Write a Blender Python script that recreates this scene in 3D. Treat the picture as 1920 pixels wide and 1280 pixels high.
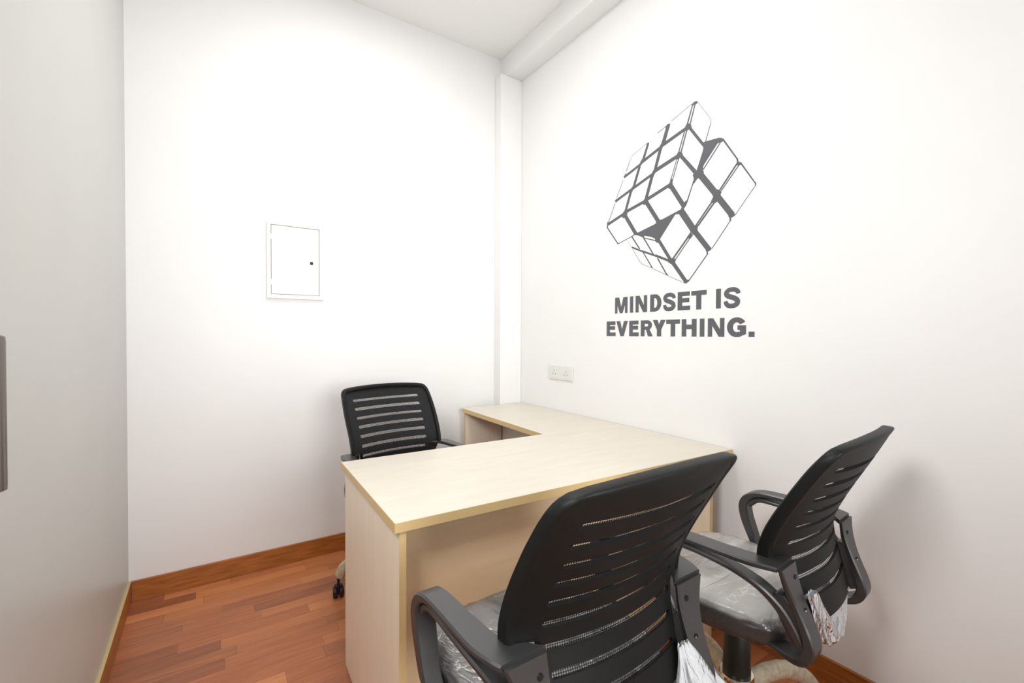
import bpy, bmesh, math, random
from mathutils import Vector, Matrix, noise
random.seed(7)
for o in list(bpy.data.objects): bpy.data.objects.remove(o)
SC = bpy.context.scene
COL = SC.collection

# ------------------------------------------------------------------ camera
def set_camera():
    f_px, pitch, yaw, roll = 850.79, .0151, .5885, .0039
    fw = Vector((math.sin(yaw)*math.cos(pitch), math.cos(yaw)*math.cos(pitch), -math.sin(pitch)))
    r = Vector((math.cos(yaw), -math.sin(yaw), 0)); u = r.cross(fw)
    c, s = math.cos(roll), math.sin(roll)
    r, u = c*r + s*u, c*u - s*r
    cam = bpy.data.objects.new('camera', bpy.data.cameras.new('camera'))
    COL.objects.link(cam)
    m = Matrix((r, u, -fw)).transposed().to_4x4(); m.translation = Vector((-1.7915, -2.6503, 1.2172))
    cam.matrix_world = m
    cam.data.sensor_width = 36; cam.data.lens = f_px/1920*36
    cam.data.clip_start = .02
    SC.camera = cam
set_camera()

# ------------------------------------------------------------------ world and exposure
SC.view_settings.view_transform = 'Standard'; SC.view_settings.look = 'None'
SC.view_settings.gamma = 1; SC.view_settings.use_curve_mapping = False
SC.view_settings.exposure = 0.2
w = bpy.data.worlds.new('world'); SC.world = w; w.use_nodes = True
w.node_tree.nodes['Background'].inputs[0].default_value = (.75, .87, 1, 1)
w.node_tree.nodes['Background'].inputs[1].default_value = 1.0

# ------------------------------------------------------------------ lights
def area(name, loc, direction, sx, sy, power, color):
    l = bpy.data.lights.new(name, 'AREA'); l.shape = 'RECTANGLE'; l.size = sx; l.size_y = sy
    l.energy = power; l.color = color
    o = bpy.data.objects.new(name, l); COL.objects.link(o)
    o.location = loc; o.rotation_euler = Vector(direction).to_track_quat('-Z', 'Y').to_euler()
    return o
# daylight through the window in the left wall (beyond the frame); the lamp behind the camera is added fill
area('window_daylight', (-2.15, -2.33, 1.90), (1, .16, -.48), .42, .45, 17.5, (1, .985, .96))
area('rear_fill_light', (-1.35, -3.97, 1.40), (.06, 1, -.02), 1.0, 1.1, 10, (1, .99, .985)).data.spread = math.radians(72)
# ceiling panel light
area('ceiling_panel_light', (-1.15, -1.12, 3.06), (0, 0, -1), .58, .58, 14.5, (1, .99, .98))

# ------------------------------------------------------------------ materials
def mat(name, color=(.8, .8, .8), rough=.5, metal=0, coat=0, spec=.5):
    m = bpy.data.materials.new(name); m.use_nodes = True
    b = m.node_tree.nodes['Principled BSDF']
    b.inputs['Base Color'].default_value = (*color, 1); b.inputs['Roughness'].default_value = rough
    b.inputs['Metallic'].default_value = metal; b.inputs['Coat Weight'].default_value = coat
    b.inputs['Specular IOR Level'].default_value = spec
    return m
def srgb(r, g, b):
    f = lambda v: (v/255/12.92 if v <= 10 else ((v/255+.055)/1.055)**2.4)
    return (f(r), f(g), f(b))
def nt(m): return m.node_tree.nodes, m.node_tree.links, m.node_tree.nodes['Principled BSDF']
def add_noise(m, c1, c2, scale=(8, 8, 8), nscale=1, detail=4, bump=0, lo=.35, hi=.65, objrand=0, dist=.001):
    N, L, P = nt(m)
    tc = N.new('ShaderNodeTexCoord'); mp = N.new('ShaderNodeMapping'); mp.inputs['Scale'].default_value = scale
    L.new(tc.outputs['Object'], mp.inputs[0])
    n = N.new('ShaderNodeTexNoise'); n.inputs['Scale'].default_value = nscale; n.inputs['Detail'].default_value = detail
    if objrand:
        oi = N.new('ShaderNodeObjectInfo'); ml = N.new('ShaderNodeMath'); ml.operation = 'MULTIPLY'; ml.inputs[1].default_value = 37
        L.new(oi.outputs['Random'], ml.inputs[0]); n.noise_dimensions = '4D'; L.new(ml.outputs[0], n.inputs['W'])
    L.new(mp.outputs[0], n.inputs['Vector'])
    cr = N.new('ShaderNodeValToRGB'); cr.color_ramp.elements[0].position = lo; cr.color_ramp.elements[1].position = hi
    cr.color_ramp.elements[0].color = (*c1, 1); cr.color_ramp.elements[1].color = (*c2, 1)
    L.new(n.outputs[0], cr.inputs[0]); L.new(cr.outputs[0], P.inputs['Base Color'])
    if bump:
        bp = N.new('ShaderNodeBump'); bp.inputs['Strength'].default_value = bump; bp.inputs['Distance'].default_value = dist
        L.new(n.outputs[0], bp.inputs['Height']); L.new(bp.outputs[0], P.inputs['Normal'])
    return n, cr, mp
M = {}
M['wall'] = mat('white_wall_paint', (.86, .86, .855), .55)
add_noise(M['wall'], (.85, .85, .845), (.87, .87, .865), (1, 1, 1), 3, 3, .05, .3, .7)
M['wall_left'] = mat('shade_darkened_wall_paint', (.70, .70, .665), .35)  # weaker light on this wall is put into its darkened base colour
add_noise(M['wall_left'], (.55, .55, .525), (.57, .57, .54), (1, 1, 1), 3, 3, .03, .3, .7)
M['ceiling'] = mat('ceiling_paint', (.90, .90, .885), .8)
M['skirt'] = mat('brown_skirting_wood', (.3, .12, .03), .38)
add_noise(M['skirt'], srgb(146, 84, 32), srgb(182, 112, 52), (3, 3, 30), 3, 6, .05, .3, .7)
M['skirt_edge'] = mat('raw_skirting_edge', srgb(200, 178, 125), .6)
M['subfloor'] = mat('floor_joint', srgb(84, 42, 20), .7)
def plank_mat(name, a, b):
    m = mat(name, a, .36); n, cr, mp = add_noise(m, a, b, (2.2, 26, 2.2), 2.2, 5, .03, .3, .72, 1)
    n.inputs['Distortion'].default_value = .6
    return m
PL = [plank_mat('laminate_'+n, srgb(*a), srgb(*b)) for n, a, b in (
    ('honey', (192, 118, 70), (208, 138, 88)), ('amber', (178, 108, 64), (198, 126, 80)),
    ('chestnut', (150, 88, 54), (180, 112, 74)), ('russet', (164, 96, 58), (188, 116, 74)),
    ('umber', (138, 80, 50), (168, 102, 66)))]
M['desk_top'] = mat('cream_laminate', srgb(240, 230, 210), .34)
add_noise(M['desk_top'], srgb(214, 206, 191), srgb(220, 213, 199), (3, 22, 3), 2, 4, 0, .3, .7)
M['desk_side'] = mat('pale_maple_laminate', srgb(226, 205, 178), .42)
add_noise(M['desk_side'], srgb(247, 232, 210), srgb(252, 240, 222), (40, 40, 2), 1.5, 4, 0, .3, .7)
M['desk_edge'] = mat('yellow_edge_banding', srgb(220, 192, 138), .4)
M['desk_front'] = mat('bounce_warmed_tan_laminate', srgb(224, 198, 164), .45)
add_noise(M['desk_front'], srgb(236, 207, 167), srgb(241, 215, 177), (2, 30, 30), 1.5, 4, 0, .3, .7)  # base colour pushed towards orange to stand in for bounce off the floor
M['plastic'] = mat('matte_black_plastic', (.011, .011, .011), .5, spec=.22)
add_noise(M['plastic'], (.0060, .0066, .0064), (.0080, .0088, .0084), (1, 1, 1), 900, 2, .12, .3, .7, 0, .0004)
M['arm'] = mat('charcoal_arm_plastic', (.04, .04, .04), .38, spec=.9)
add_noise(M['arm'], (.024, .024, .0245), (.029, .029, .0295), (1, 1, 1), 900, 2, .1, .3, .7, 0, .0003)
M['fabric'] = mat('black_fabric', (.03, .03, .032), .9)
add_noise(M['fabric'], (.02, .02, .022), (.045, .045, .048), (1, 1, 1), 500, 2, .3, .3, .7)
M['hole'] = mat('dark_recess', (.004, .004, .004), .6)
M['steel'] = mat('screw_steel', (.6, .58, .54), .3, 1)
M['chrome'] = mat('brass_tinted_chrome', (.85, .78, .66), .12, 1)
M['sleeve'] = mat('black_gas_lift_sleeve', (.008, .012, .010), .38)
M['castor'] = mat('black_nylon', (.01, .01, .01), .4)
M['foam'] = mat('cream_foam_wrap', srgb(205, 192, 165), .75)
add_noise(M['foam'], srgb(190, 174, 146), srgb(222, 212, 190), (1, 1, 1), 60, 6, .8, .3, .7, 0, .004)
M['box'] = mat('panel_box_enamel', (.76, .76, .73), .35)
M['box_frame'] = mat('panel_box_frame_enamel', (.80, .80, .77), .4)
M['socket'] = mat('socket_plastic', (.76, .76, .73), .35)
M['slot'] = mat('socket_slot', (.35, .35, .33), .6)
M['vinyl'] = mat('grey_vinyl', srgb(90, 92, 97), .5)
M['pedestal'] = mat('pale_grey_laminate', (.92, .91, .90), .4)
M['handle'] = mat('brushed_dark_metal', (.22, .2, .18), .35, .8)
M['lamp'] = mat('lamp_diffuser', (.9, .9, .9), .5)
M['lamp'].node_tree.nodes['Principled BSDF'].inputs['Emission Color'].default_value = (1, .98, .95, 1)
M['lamp'].node_tree.nodes['Principled BSDF'].inputs['Emission Strength'].default_value = 3
# perforated mesh: real transparent holes, laid out in the cloth's own UVs (metres)
def mesh_cloth():
    m = mat('perforated_mesh_cloth', (.018, .018, .020), .75); N, L, P = nt(m)
    uv = N.new('ShaderNodeUVMap'); sp = N.new('ShaderNodeSeparateXYZ'); L.new(uv.outputs[0], sp.inputs[0])
    def sine(sock_a, sock_b, op):
        a = N.new('ShaderNodeMath'); a.operation = op; L.new(sock_a, a.inputs[0]); L.new(sock_b, a.inputs[1])
        b = N.new('ShaderNodeMath'); b.operation = 'MULTIPLY'; L.new(a.outputs[0], b.inputs[0]); b.inputs[1].default_value = math.pi/.0044
        c = N.new('ShaderNodeMath'); c.operation = 'SINE'; L.new(b.outputs[0], c.inputs[0]); return c.outputs[0]
    s1 = sine(sp.outputs[0], sp.outputs[1], 'ADD'); s2 = sine(sp.outputs[0], sp.outputs[1], 'SUBTRACT')
    p = N.new('ShaderNodeMath'); p.operation = 'MULTIPLY'; L.new(s1, p.inputs[0]); L.new(s2, p.inputs[1])
    g = N.new('ShaderNodeMath'); g.operation = 'GREATER_THAN'; L.new(p.outputs[0], g.inputs[0]); g.inputs[1].default_value = .02
    tr = N.new('ShaderNodeBsdfTransparent'); mx = N.new('ShaderNodeMixShader')
    L.new(g.outputs[0], mx.inputs[0]); L.new(P.outputs[0], mx.inputs[1]); L.new(tr.outputs[0], mx.inputs[2])
    L.new(mx.outputs[0], N['Material Output'].inputs[0])
    return m
M['mesh'] = mesh_cloth()
def film(name, base, haze, scale, tint=(.8, .79, .77), line=.5, bump=1.0, through=0, ior=1.55):
    """clear plastic film: mostly transparent, hazy patches, pale lines painted as crease highlights and a glossy wrinkled surface"""
    m = mat(name, tint, .65 if through else .3, 0, 0, .3 if through else .6); N, L, P = nt(m)
    def node(t, **k):
        n = N.new(t)
        for a_, v in k.items(): setattr(n, a_, v)
        return n
    tc = node('ShaderNodeTexCoord'); mp = node('ShaderNodeMapping'); mp.inputs['Scale'].default_value = scale
    L.new(tc.outputs['Object'], mp.inputs[0])
    def noise_(sc, det, dist):
        n = node('ShaderNodeTexNoise'); n.inputs['Scale'].default_value = sc; n.inputs['Detail'].default_value = det; n.inputs['Distortion'].default_value = dist
        L.new(mp.outputs[0], n.inputs['Vector']); return n.outputs[0]
    def math_(op, a_, b_=None):
        n = node('ShaderNodeMath', operation=op)
        for i, v in enumerate((a_, b_)):
            if v is None: continue
            if isinstance(v, (int, float)): n.inputs[i].default_value = v
            else: L.new(v, n.inputs[i])
        return n.outputs[0]
    n1 = noise_(1, 3, 1.2); n2 = noise_(.55, 2, .8)
    ridge = math_('ABSOLUTE', math_('SUBTRACT', n1, .5))                     # 0 on a crease
    mr = node('ShaderNodeMapRange'); L.new(ridge, mr.inputs[0]); mr.inputs[1].default_value = .0; mr.inputs[2].default_value = .022; mr.inputs[3].default_value = 1; mr.inputs[4].default_value = 0
    gate = node('ShaderNodeMapRange'); L.new(n2, gate.inputs[0]); gate.inputs[1].default_value = .42; gate.inputs[2].default_value = .6
    lines = math_('MULTIPLY', math_('MULTIPLY', mr.outputs[0], gate.outputs[0]), line)  # painted highlights: opacity raised along the creases
    hz = node('ShaderNodeMapRange'); L.new(n2, hz.inputs[0]); hz.inputs[1].default_value = .38; hz.inputs[2].default_value = .62; hz.inputs[3].default_value = base; hz.inputs[4].default_value = haze
    op = math_('MINIMUM', math_('ADD', hz.outputs[0], lines), 1.0)
    if not through:   # cloudier on upward faces: the pale reflection on top is put into the opacity
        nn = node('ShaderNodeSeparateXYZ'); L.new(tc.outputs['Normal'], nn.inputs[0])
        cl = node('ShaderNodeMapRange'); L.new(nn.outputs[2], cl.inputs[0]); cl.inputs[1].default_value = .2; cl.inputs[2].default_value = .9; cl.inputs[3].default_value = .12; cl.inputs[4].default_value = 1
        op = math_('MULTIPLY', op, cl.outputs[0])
    bp = node('ShaderNodeBump'); bp.inputs['Strength'].default_value = bump; bp.inputs['Distance'].default_value = .012
    hgt = math_('ADD', math_('MULTIPLY', math_('MINIMUM', ridge, .12), 2.5), math_('MULTIPLY', n2, .8)); L.new(hgt, bp.inputs['Height'])
    L.new(bp.outputs[0], P.inputs['Normal'])
    tr = node('ShaderNodeBsdfTransparent'); mx = node('ShaderNodeMixShader')
    tl = node('ShaderNodeBsdfTranslucent'); tl.inputs[0].default_value = (*tint, 1); m3 = node('ShaderNodeMixShader'); m3.inputs[0].default_value = through
    L.new(P.outputs[0], m3.inputs[1]); L.new(tl.outputs[0], m3.inputs[2])
    L.new(op, mx.inputs[0]); L.new(tr.outputs[0], mx.inputs[1]); L.new(m3.outputs[0], mx.inputs[2])
    gl = node('ShaderNodeBsdfGlossy'); gl.inputs['Roughness'].default_value = .13; L.new(bp.outputs[0], gl.inputs['Normal'])
    fr = node('ShaderNodeFresnel'); fr.inputs[0].default_value = ior; L.new(bp.outputs[0], fr.inputs['Normal'])
    m2 = node('ShaderNodeMixShader'); L.new(fr.outputs[0], m2.inputs[0]); L.new(mx.outputs[0], m2.inputs[1]); L.new(gl.outputs[0], m2.inputs[2])
    L.new(m2.outputs[0], N['Material Output'].inputs[0])
    return m
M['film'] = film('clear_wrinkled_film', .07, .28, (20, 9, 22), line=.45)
M['film_sheen'] = film('painted_sheen_film', .45, .68, (6, 14, 16), tint=(.78, .75, .72), line=.25, bump=.35)  # extra opacity and pale tint stand in for wall reflections on the seat
M['bunch'] = film('bunched_clear_film', .90, 1.0, (28, 28, 8), (.86, .89, .92), .1, .8, .25, 1.12)

# ------------------------------------------------------------------ helpers
def link(name, me, m, parent=None, smooth=False):
    if m is not None: me.materials.append(m)
    if smooth:
        for p in me.polygons: p.use_smooth = True
    o = bpy.data.objects.new(name, me); COL.objects.link(o)
    if parent: o.parent = parent
    return o
def from_bm(name, bm, m, parent=None, smooth=False):
    me = bpy.data.meshes.new(name); bmesh.ops.recalc_face_normals(bm, faces=bm.faces); bm.to_mesh(me); bm.free()
    return link(name, me, m, parent, smooth)
def empty(name, loc, rz=0):
    o = bpy.data.objects.new(name, None); COL.objects.link(o); o.location = loc; o.rotation_euler = (0, 0, rz)
    o.empty_display_size = .1
    return o
def tag(o, label, cat, group=None):
    o['label'] = label; o['category'] = cat
    if group: o['group'] = group
    return o
def struct(o): o['kind'] = 'structure'; return o
def bx(bm, x0, x1, y0, y1, z0, z1, bev=0):
    t = bmesh.new(); bmesh.ops.create_cube(t, size=1)
    bmesh.ops.scale(t, vec=(abs(x1-x0), abs(y1-y0), abs(z1-z0)), verts=t.verts)
    bmesh.ops.translate(t, vec=((x0+x1)/2, (y0+y1)/2, (z0+z1)/2), verts=t.verts)
    if bev: bmesh.ops.bevel(t, geom=t.edges[:], offset=bev, segments=2, affect='EDGES', profile=.5)
    me = bpy.data.meshes.new('t'); t.to_mesh(me); t.free(); bm.from_mesh(me); bpy.data.meshes.remove(me)
def box(name, x0, x1, y0, y1, z0, z1, m, parent=None, bev=0):
    bm = bmesh.new(); bx(bm, x0, x1, y0, y1, z0, z1, bev); return from_bm(name, bm, m, parent)
def revolve(name, prof, m, parent=None, seg=32, axis='Z', loc=(0, 0, 0)):
    bm = bmesh.new(); rings = []
    for r, z in prof:
        ring = []
        for i in range(seg):
            a = 2*math.pi*i/seg; p = (r*math.cos(a), r*math.sin(a), z)
            if axis == 'X': p = (z, r*math.cos(a), r*math.sin(a))
            if axis == 'Y': p = (r*math.cos(a), z, r*math.sin(a))
            ring.append(bm.verts.new(Vector(p)+Vector(loc)))
        rings.append(ring)
    for a, b in zip(rings[:-1], rings[1:]):
        for i in range(seg): bm.faces.new((a[i], a[(i+1) % seg], b[(i+1) % seg], b[i]))
    bm.faces.new(rings[0]); bm.faces.new(rings[-1])
    o = from_bm(name, bm, m, parent, True)
    md = o.modifiers.new('edge', 'EDGE_SPLIT'); md.split_angle = math.radians(40)
    return o
def catmull(P, n, closed=False):
    out = []; N = len(P)
    def g(i): return P[i % N] if closed else P[max(0, min(N-1, i))]
    for i in range(N if closed else N-1):
        a, b, c, d = g(i-1), g(i), g(i+1), g(i+2)
        for k in range(n):
            t = k/n
            out.append(tuple(.5*((2*b[j])+(-a[j]+c[j])*t+(2*a[j]-5*b[j]+4*c[j]-d[j])*t*t+(-a[j]+3*b[j]-3*c[j]+d[j])*t**3) for j in range(len(b))))
    if not closed: out.append(tuple(P[-1]))
    return out
def ribbon(bm, pts, side=1, closed=False, n=5, ch=.0035):
    """sweep of (y, z, thickness, x_centre, width) with a chamfered rectangular section"""
    pts = catmull(pts, n, closed); K = len(pts); rings = []
    for i, (y, z, t, x, wd) in enumerate(pts):
        a = pts[(i-1) % K] if (closed or i > 0) else pts[i]; b = pts[(i+1) % K] if (closed or i < K-1) else pts[i]
        ty, tz = b[0]-a[0], b[1]-a[1]; l = math.hypot(ty, tz) or 1; ty /= l; tz /= l; ny, nz = -tz, ty
        h, w2 = t/2, wd/2; c = min(ch, h*.6)
        sec = [(-w2+c, -h), (w2-c, -h), (w2, -h+c), (w2, h-c), (w2-c, h), (-w2+c, h), (-w2, h-c), (-w2, -h+c)]
        rings.append([bm.verts.new((side*(x+u), y+ny*v, z+nz*v)) for u, v in sec])
    for i in range(K if closed else K-1):
        a, b = rings[i], rings[(i+1) % K]
        for j in range(8): bm.faces.new((a[j], a[(j+1) % 8], b[(j+1) % 8], b[j]))
    if not closed: bm.faces.new(rings[0]); bm.faces.new(rings[-1])
def autosmooth(o, ang=35):
    for p in o.data.polygons: p.use_smooth = True
    md = o.modifiers.new('edge', 'EDGE_SPLIT'); md.split_angle = math.radians(ang)
    return o

# ------------------------------------------------------------------ room shell
XL, YB, H = -2.1, -4.0, 3.09
def wall_with_hole(name, plane, lo, hi, z0, z1, hole, m, thick=.12, out=-1):
    """wall in plane x=c or y=c made of four boxes round an opening (a0,a1,h0,h1)"""
    bm = bmesh.new(); ax, c = plane; a0, a1, h0, h1 = hole
    def seg(s0, s1, b0, b1):
        if ax == 'x': bx(bm, min(c, c+out*thick), max(c, c+out*thick), s0, s1, b0, b1)
        else: bx(bm, s0, s1, min(c, c+out*thick), max(c, c+out*thick), b0, b1)
    seg(lo, a0, z0, z1); seg(a1, hi, z0, z1); seg(a0, a1, z0, h0); seg(a0, a1, h1, z1)
    return struct(from_bm(name, bm, m))
struct(box('wall_back', XL-.12, .12, 0, .12, 0, H, M['wall']))
struct(box('wall_right', 0, .12, YB, 0, 0, H, M['wall']))
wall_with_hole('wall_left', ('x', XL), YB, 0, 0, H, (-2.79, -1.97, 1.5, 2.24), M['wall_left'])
wall_with_hole('wall_front', ('y', YB), XL-.12, .12, 0, H, (-1.9, -.8, .9, 2.1), M['wall'])
struct(box('ceiling', XL-.12, .12, YB-.12, .12, H, H+.1, M['ceiling']))
struct(box('trim_1', -.124, 0, YB, 0, 2.9517, H, M['wall'], None, .002))           # beam along the right wall
struct(box('trim_2', -.170, 0, -.080, 0, 0, 2.9517, M['wall'], None, .004))         # corner column
def window(name, ax, c, a0, a1, h0, h1):
    w_ = struct(box(name, *((c-.09, c-.05, a0, a1) if ax == 'x' else (a0, a1, c-.09, c-.05)), h0, h0+.04, M['box_frame']))
    f = .04; lo, hi = c-.09, c-.05
    bm = bmesh.new()
    for s in ((a0, a0+f, h0+.04, h1-f), (a1-f, a1, h0+.04, h1-f), (a0, a1, h1-f, h1), ((a0+a1)/2-.02, (a0+a1)/2+.02, h0+.04, h1-f)):
        if ax == 'x': bx(bm, lo, hi, s[0], s[1], s[2], s[3])
        else: bx(bm, s[0], s[1], lo, hi, s[2], s[3])
    from_bm('window_frame', bm, M['box_frame'], w_)
    return w_
window('window_1', 'x', XL-.03, -2.79, -1.97, 1.5, 2.24)
window('rear_fill_window', 'y', YB-.03, -1.9, -.8, .9, 2.1)  # unseen opening added to house the rear fill lamp
def ceiling_light():
    t = tag(empty('ceiling_light', (-1.15, -1.12, H)), 'square white ceiling panel light above the room', 'ceiling light')
    bm = bmesh.new(); s = .31
    for q in ((-s, s, -s, -s+.015), (-s, s, s-.015, s), (-s, -s+.015, -s+.015, s-.015), (s-.015, s, -s+.015, s-.015)):
        bx(bm, q[0], q[1], q[2], q[3], -.022, 0)
    from_bm('frame', bm, M['box_frame'], t)
    box('diffuser', -s+.015, s-.015, -s+.015, s-.015, -.012, -.004, M['lamp'], t)
ceiling_light()

# ------------------------------------------------------------------ floor of laminate strips
floor = struct(box('floor', XL-.12, .12, YB-.12, .12, -.1, -.0045, M['subfloor']))
ROW, Y0 = .0655, 0.0
plank_meshes = {}
def plank_mesh(L, k):
    key = (round(L, 3), k)
    if key not in plank_meshes:
        bm = bmesh.new(); bx(bm, .0003, L-.0003, .0003, ROW-.0003, -.0045, 0)
        me = bpy.data.meshes.new('plank'); bmesh.ops.recalc_face_normals(bm, faces=bm.faces); bm.to_mesh(me); bm.free()
        me.materials.append(PL[k]); plank_meshes[key] = me
    return plank_meshes[key]
rest = [bmesh.new() for _ in PL]; lens = (.26, .33, .40, .47, .54)
row = 0; y = Y0 - ROW; last = -1; count = 0
while y > YB:
    x = XL - random.choice((.05, .12, .2, .27)) 
    while x < 0:
        L = random.choice(lens); k = random.choice([q for q in (0, 1, 1, 2, 3, 3, 4) if q != last]); last = k
        a, b = max(x, XL), min(x+L, 0)
        if b-a > .01:
            if y > -2.6:
                o = bpy.data.objects.new('plank', plank_mesh(b-a, k)); COL.objects.link(o); o.location = (a, y, 0); o.parent = floor
                count += 1
            else: bx(rest[k], a+.0003, b-.0003, y+.0003, y+ROW-.0003, -.0045, 0)
        x += L
    y -= ROW; row += 1
for k, bm in enumerate(rest):
    o = from_bm('planking', bm, PL[k], floor); o['kind'] = 'stuff'
print('planks', count)

# skirting
bh = .0953; e = .012
struct(box('baseboard_back', XL+e, -.171, -e, 0, 0, bh, M['skirt'], None, .0015))
struct(box('baseboard_right', -e, 0, YB, -.081, 0, bh, M['skirt'], None, .0015))
bl = struct(box('baseboard_left', XL, XL+.010, YB, 0, 0, bh-.002, M['skirt']))
ed = box('raw_edge', XL, XL+.010, YB, 0, bh-.002, bh+.001, M['skirt_edge'], bl); ed['label'] = 'pale unpainted top edge'

# ------------------------------------------------------------------ desk
def desk():
    t = tag(empty('desk', (-.7, -1.25, 0)), 'L-shaped cream laminate desk with yellow edge banding in the corner', 'desk')
    T = Vector((.7, 1.25, 0)); ang = -.0313
    def q(X, Y): # desk frame is turned slightly against the walls
        return (X*math.cos(ang)-(Y+.8)*math.sin(ang), -.8+X*math.sin(ang)+(Y+.8)*math.cos(ang))
    xd, yf, yb, xr = -1.3873, -1.6088, -.9778, -.4808
    def right(Y): return (-.004, q(0, Y)[1])
    outline = [q(xd, yf), right(yf), right(-.083), q(xr, -.083), q(xr, yb), q(xd, yb)]
    outline[2] = (-.004, -.085); outline[3] = (q(xr, -.083)[0], -.085)
    def slab(name, pts, z0, z1, m):
        bm = bmesh.new(); lo = [bm.verts.new((x+T.x, y+T.y, z0)) for x, y in pts]; hi = [bm.verts.new((x+T.x, y+T.y, z1)) for x, y in pts]
        n = len(pts)
        bm.faces.new(hi); bm.faces.new(lo[::-1])
        for i in range(n): bm.faces.new((lo[i], lo[(i+1) % n], hi[(i+1) % n], hi[i]))
        return from_bm(name, bm, m, t)
    top = slab('tabletop', outline, .7252, .75, M['desk_top'])
    # edge banding: thin strip wrapped round every free edge
    bm = bmesh.new(); n = len(outline); th = .0012
    for i in (0, 3, 4, 5):
        a = Vector((*outline[i], 0)); b = Vector((*outline[(i+1) % n], 0)); d = (b-a).normalized(); nn = Vector((d.y, -d.x, 0))*th
        if i == 0: b = b - d*.002
        v = [bm.verts.new(p+T+Vector((0, 0, z))) for z in (.7248, .7494) for p in (a-d*th, b+d*(th if i != 0 else 0), b+d*(th if i != 0 else 0)+nn, a-d*th+nn)]
        for f in ((0, 1, 2, 3), (7, 6, 5, 4), (0, 4, 5, 1), (1, 5, 6, 2), (2, 6, 7, 3), (3, 7, 4, 0)): bm.faces.new([v[j] for j in f])
    eb = from_bm('edge_banding', bm, M['desk_edge'], t); eb['label'] = 'yellow-tan edge banding'
    def panel(name, X0, X1, Y0_, Y1_, z0=0.003, z1=.7252, m=M['desk_side']):
        return slab(name, [q(X0, Y0_), q(X1, Y0_), q(X1, Y1_), q(X0, Y1_)], z0, z1, m)
    def strip(par, X0, X1, Y_, front=True):
        y0_, y1_ = (Y_-.001, Y_) 
        o = slab('edge_strip', [q(X0, y0_), q(X1, y0_), q(X1, y1_), q(X0, y1_)], .003, .7248, M['desk_edge']); 
        o.parent = par; return o
    lp = panel('side_panel', xd+.012, xd+.030, yf+.006, yb-.004); strip(lp, xd+.012, xd+.030, yf+.006)
    rp = panel('side_panel', -.118, -.100, yf+.006, -1.0); strip(rp, -.118, -.100, yf+.006)
    panel('modesty_panel', xd+.030, -.118, yf+.095, yf+.113, .06, .7252, M['desk_front'])
    fp = panel('side_panel', xr+.012, -.205, -.125, -.107)
    o = slab('edge_strip', [q(xr+.011, -.125), q(xr+.012, -.125), q(xr+.012, -.107), q(xr+.011, -.107)], .003, .7248, M['desk_edge']); o.parent = fp
    # pale grey pedestal under the return
    def pb(name, X0, X1, Y0_, Y1_, z0, z1, m, par=None):
        o = slab(name, [q(X0, Y0_), q(X1, Y0_), q(X1, Y1_), q(X0, Y1_)], z0, z1, m)
        if par: o.parent = par
        return o
    ped = pb('pedestal', -.185, -.035, -.62, -.129, .003, .708, M['pedestal']); ped['label'] = 'pale grey drawer pedestal under the return'
    for z0, z1 in ((.50, .700), (.285, .494), (.03, .279)):
        d_ = pb('drawer_front', -.200, -.1855, -.618, -.131, z0, z1, M['pedestal'], ped)
    revolve('lock', [(.0085, -.0035), (.0085, .001)], M['steel'], ped, 16, 'X', Vector((*q(-.2, -.34), .655))+T)
    return t
desk()

# ------------------------------------------------------------------ chair
def interp(tab, z):
    tab = sorted(tab)
    if z <= tab[0][0]: return tab[0][1]
    for (a, va), (b, vb) in zip(tab[:-1], tab[1:]):
        if z <= b: 
            t = (z-a)/(b-a); return va+(vb-va)*t
    return tab[-1][1]
def smooth_tab(tab, z):   # smoothed look-up
    return sum(interp(tab, z+d)*w_ for d, w_ in ((-.012, .25), (0, .5), (.012, .25)))
YS = [(.48, -.236), (.54, -.228), (.60, -.213), (.640, -.202), (.666, -.194), (.7075, -.1854), (.748, -.1884), (.789, -.203), (.828, -.2215), (.865, -.2412), (.903, -.262), (.940, -.2821), (.996, -.314)]
HW = [(.50, .118), (.53, .135), (.60, .155), (.68, .168), (.7229, .176), (.7240, .2195), (.75, .2205), (.80, .222), (.85, .2235), (.90, .2235), (.95, .220), (.975, .217), (1.01, .2115)]
SL = [(.50, .112), (.55, .128), (.60, .138), (.6656, .152), (.7075, .163), (.748, .1653), (.94, .1689), (1.0, .1689)]
KK = [(.5, .9), (.80, .9), (.94, .72), (1.0, .45)]
SLOTS = [.9404, .9032, .8653, .8279, .7894, .748, .7075, .6656, .622]
SH = .0128
def back_pt(u, z, off=0):
    k = smooth_tab(KK, z); s = .167
    y = smooth_tab(YS, z) + k*(u*u - s*s)
    return Vector((u, y+off, z))
TI = [-1, -.992, -.978, -.96] + [-.96+.096*i for i in range(1, 20)] + [.96, .978, .992, 1]
def cols():
    c = [('o', -1), ('o', -.93), ('o', -.62), ('o', -.3)]
    c += [('i', t) for t in TI] + [('o', .3), ('o', .62), ('o', .93), ('o', 1)]
    return c
COLS = cols()
def u_of(c, z):
    s = interp(SL, z); hw = interp(HW, z)-(.004 if z > .7235 else 0)
    if hw-s < .004: s = hw-.004
    if c[0] == 'i': return c[1]*s
    return (1 if c[1] > 0 else -1)*(s+(hw-s)*abs(c[1]))
def hh(c):
    if c[0] == 'o': return SH/2
    t = abs(c[1])
    if t <= .96: return SH/2
    return max(.0004, SH/2*math.sqrt(max(0, 1-((t-.96)/.04)**2)))
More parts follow.
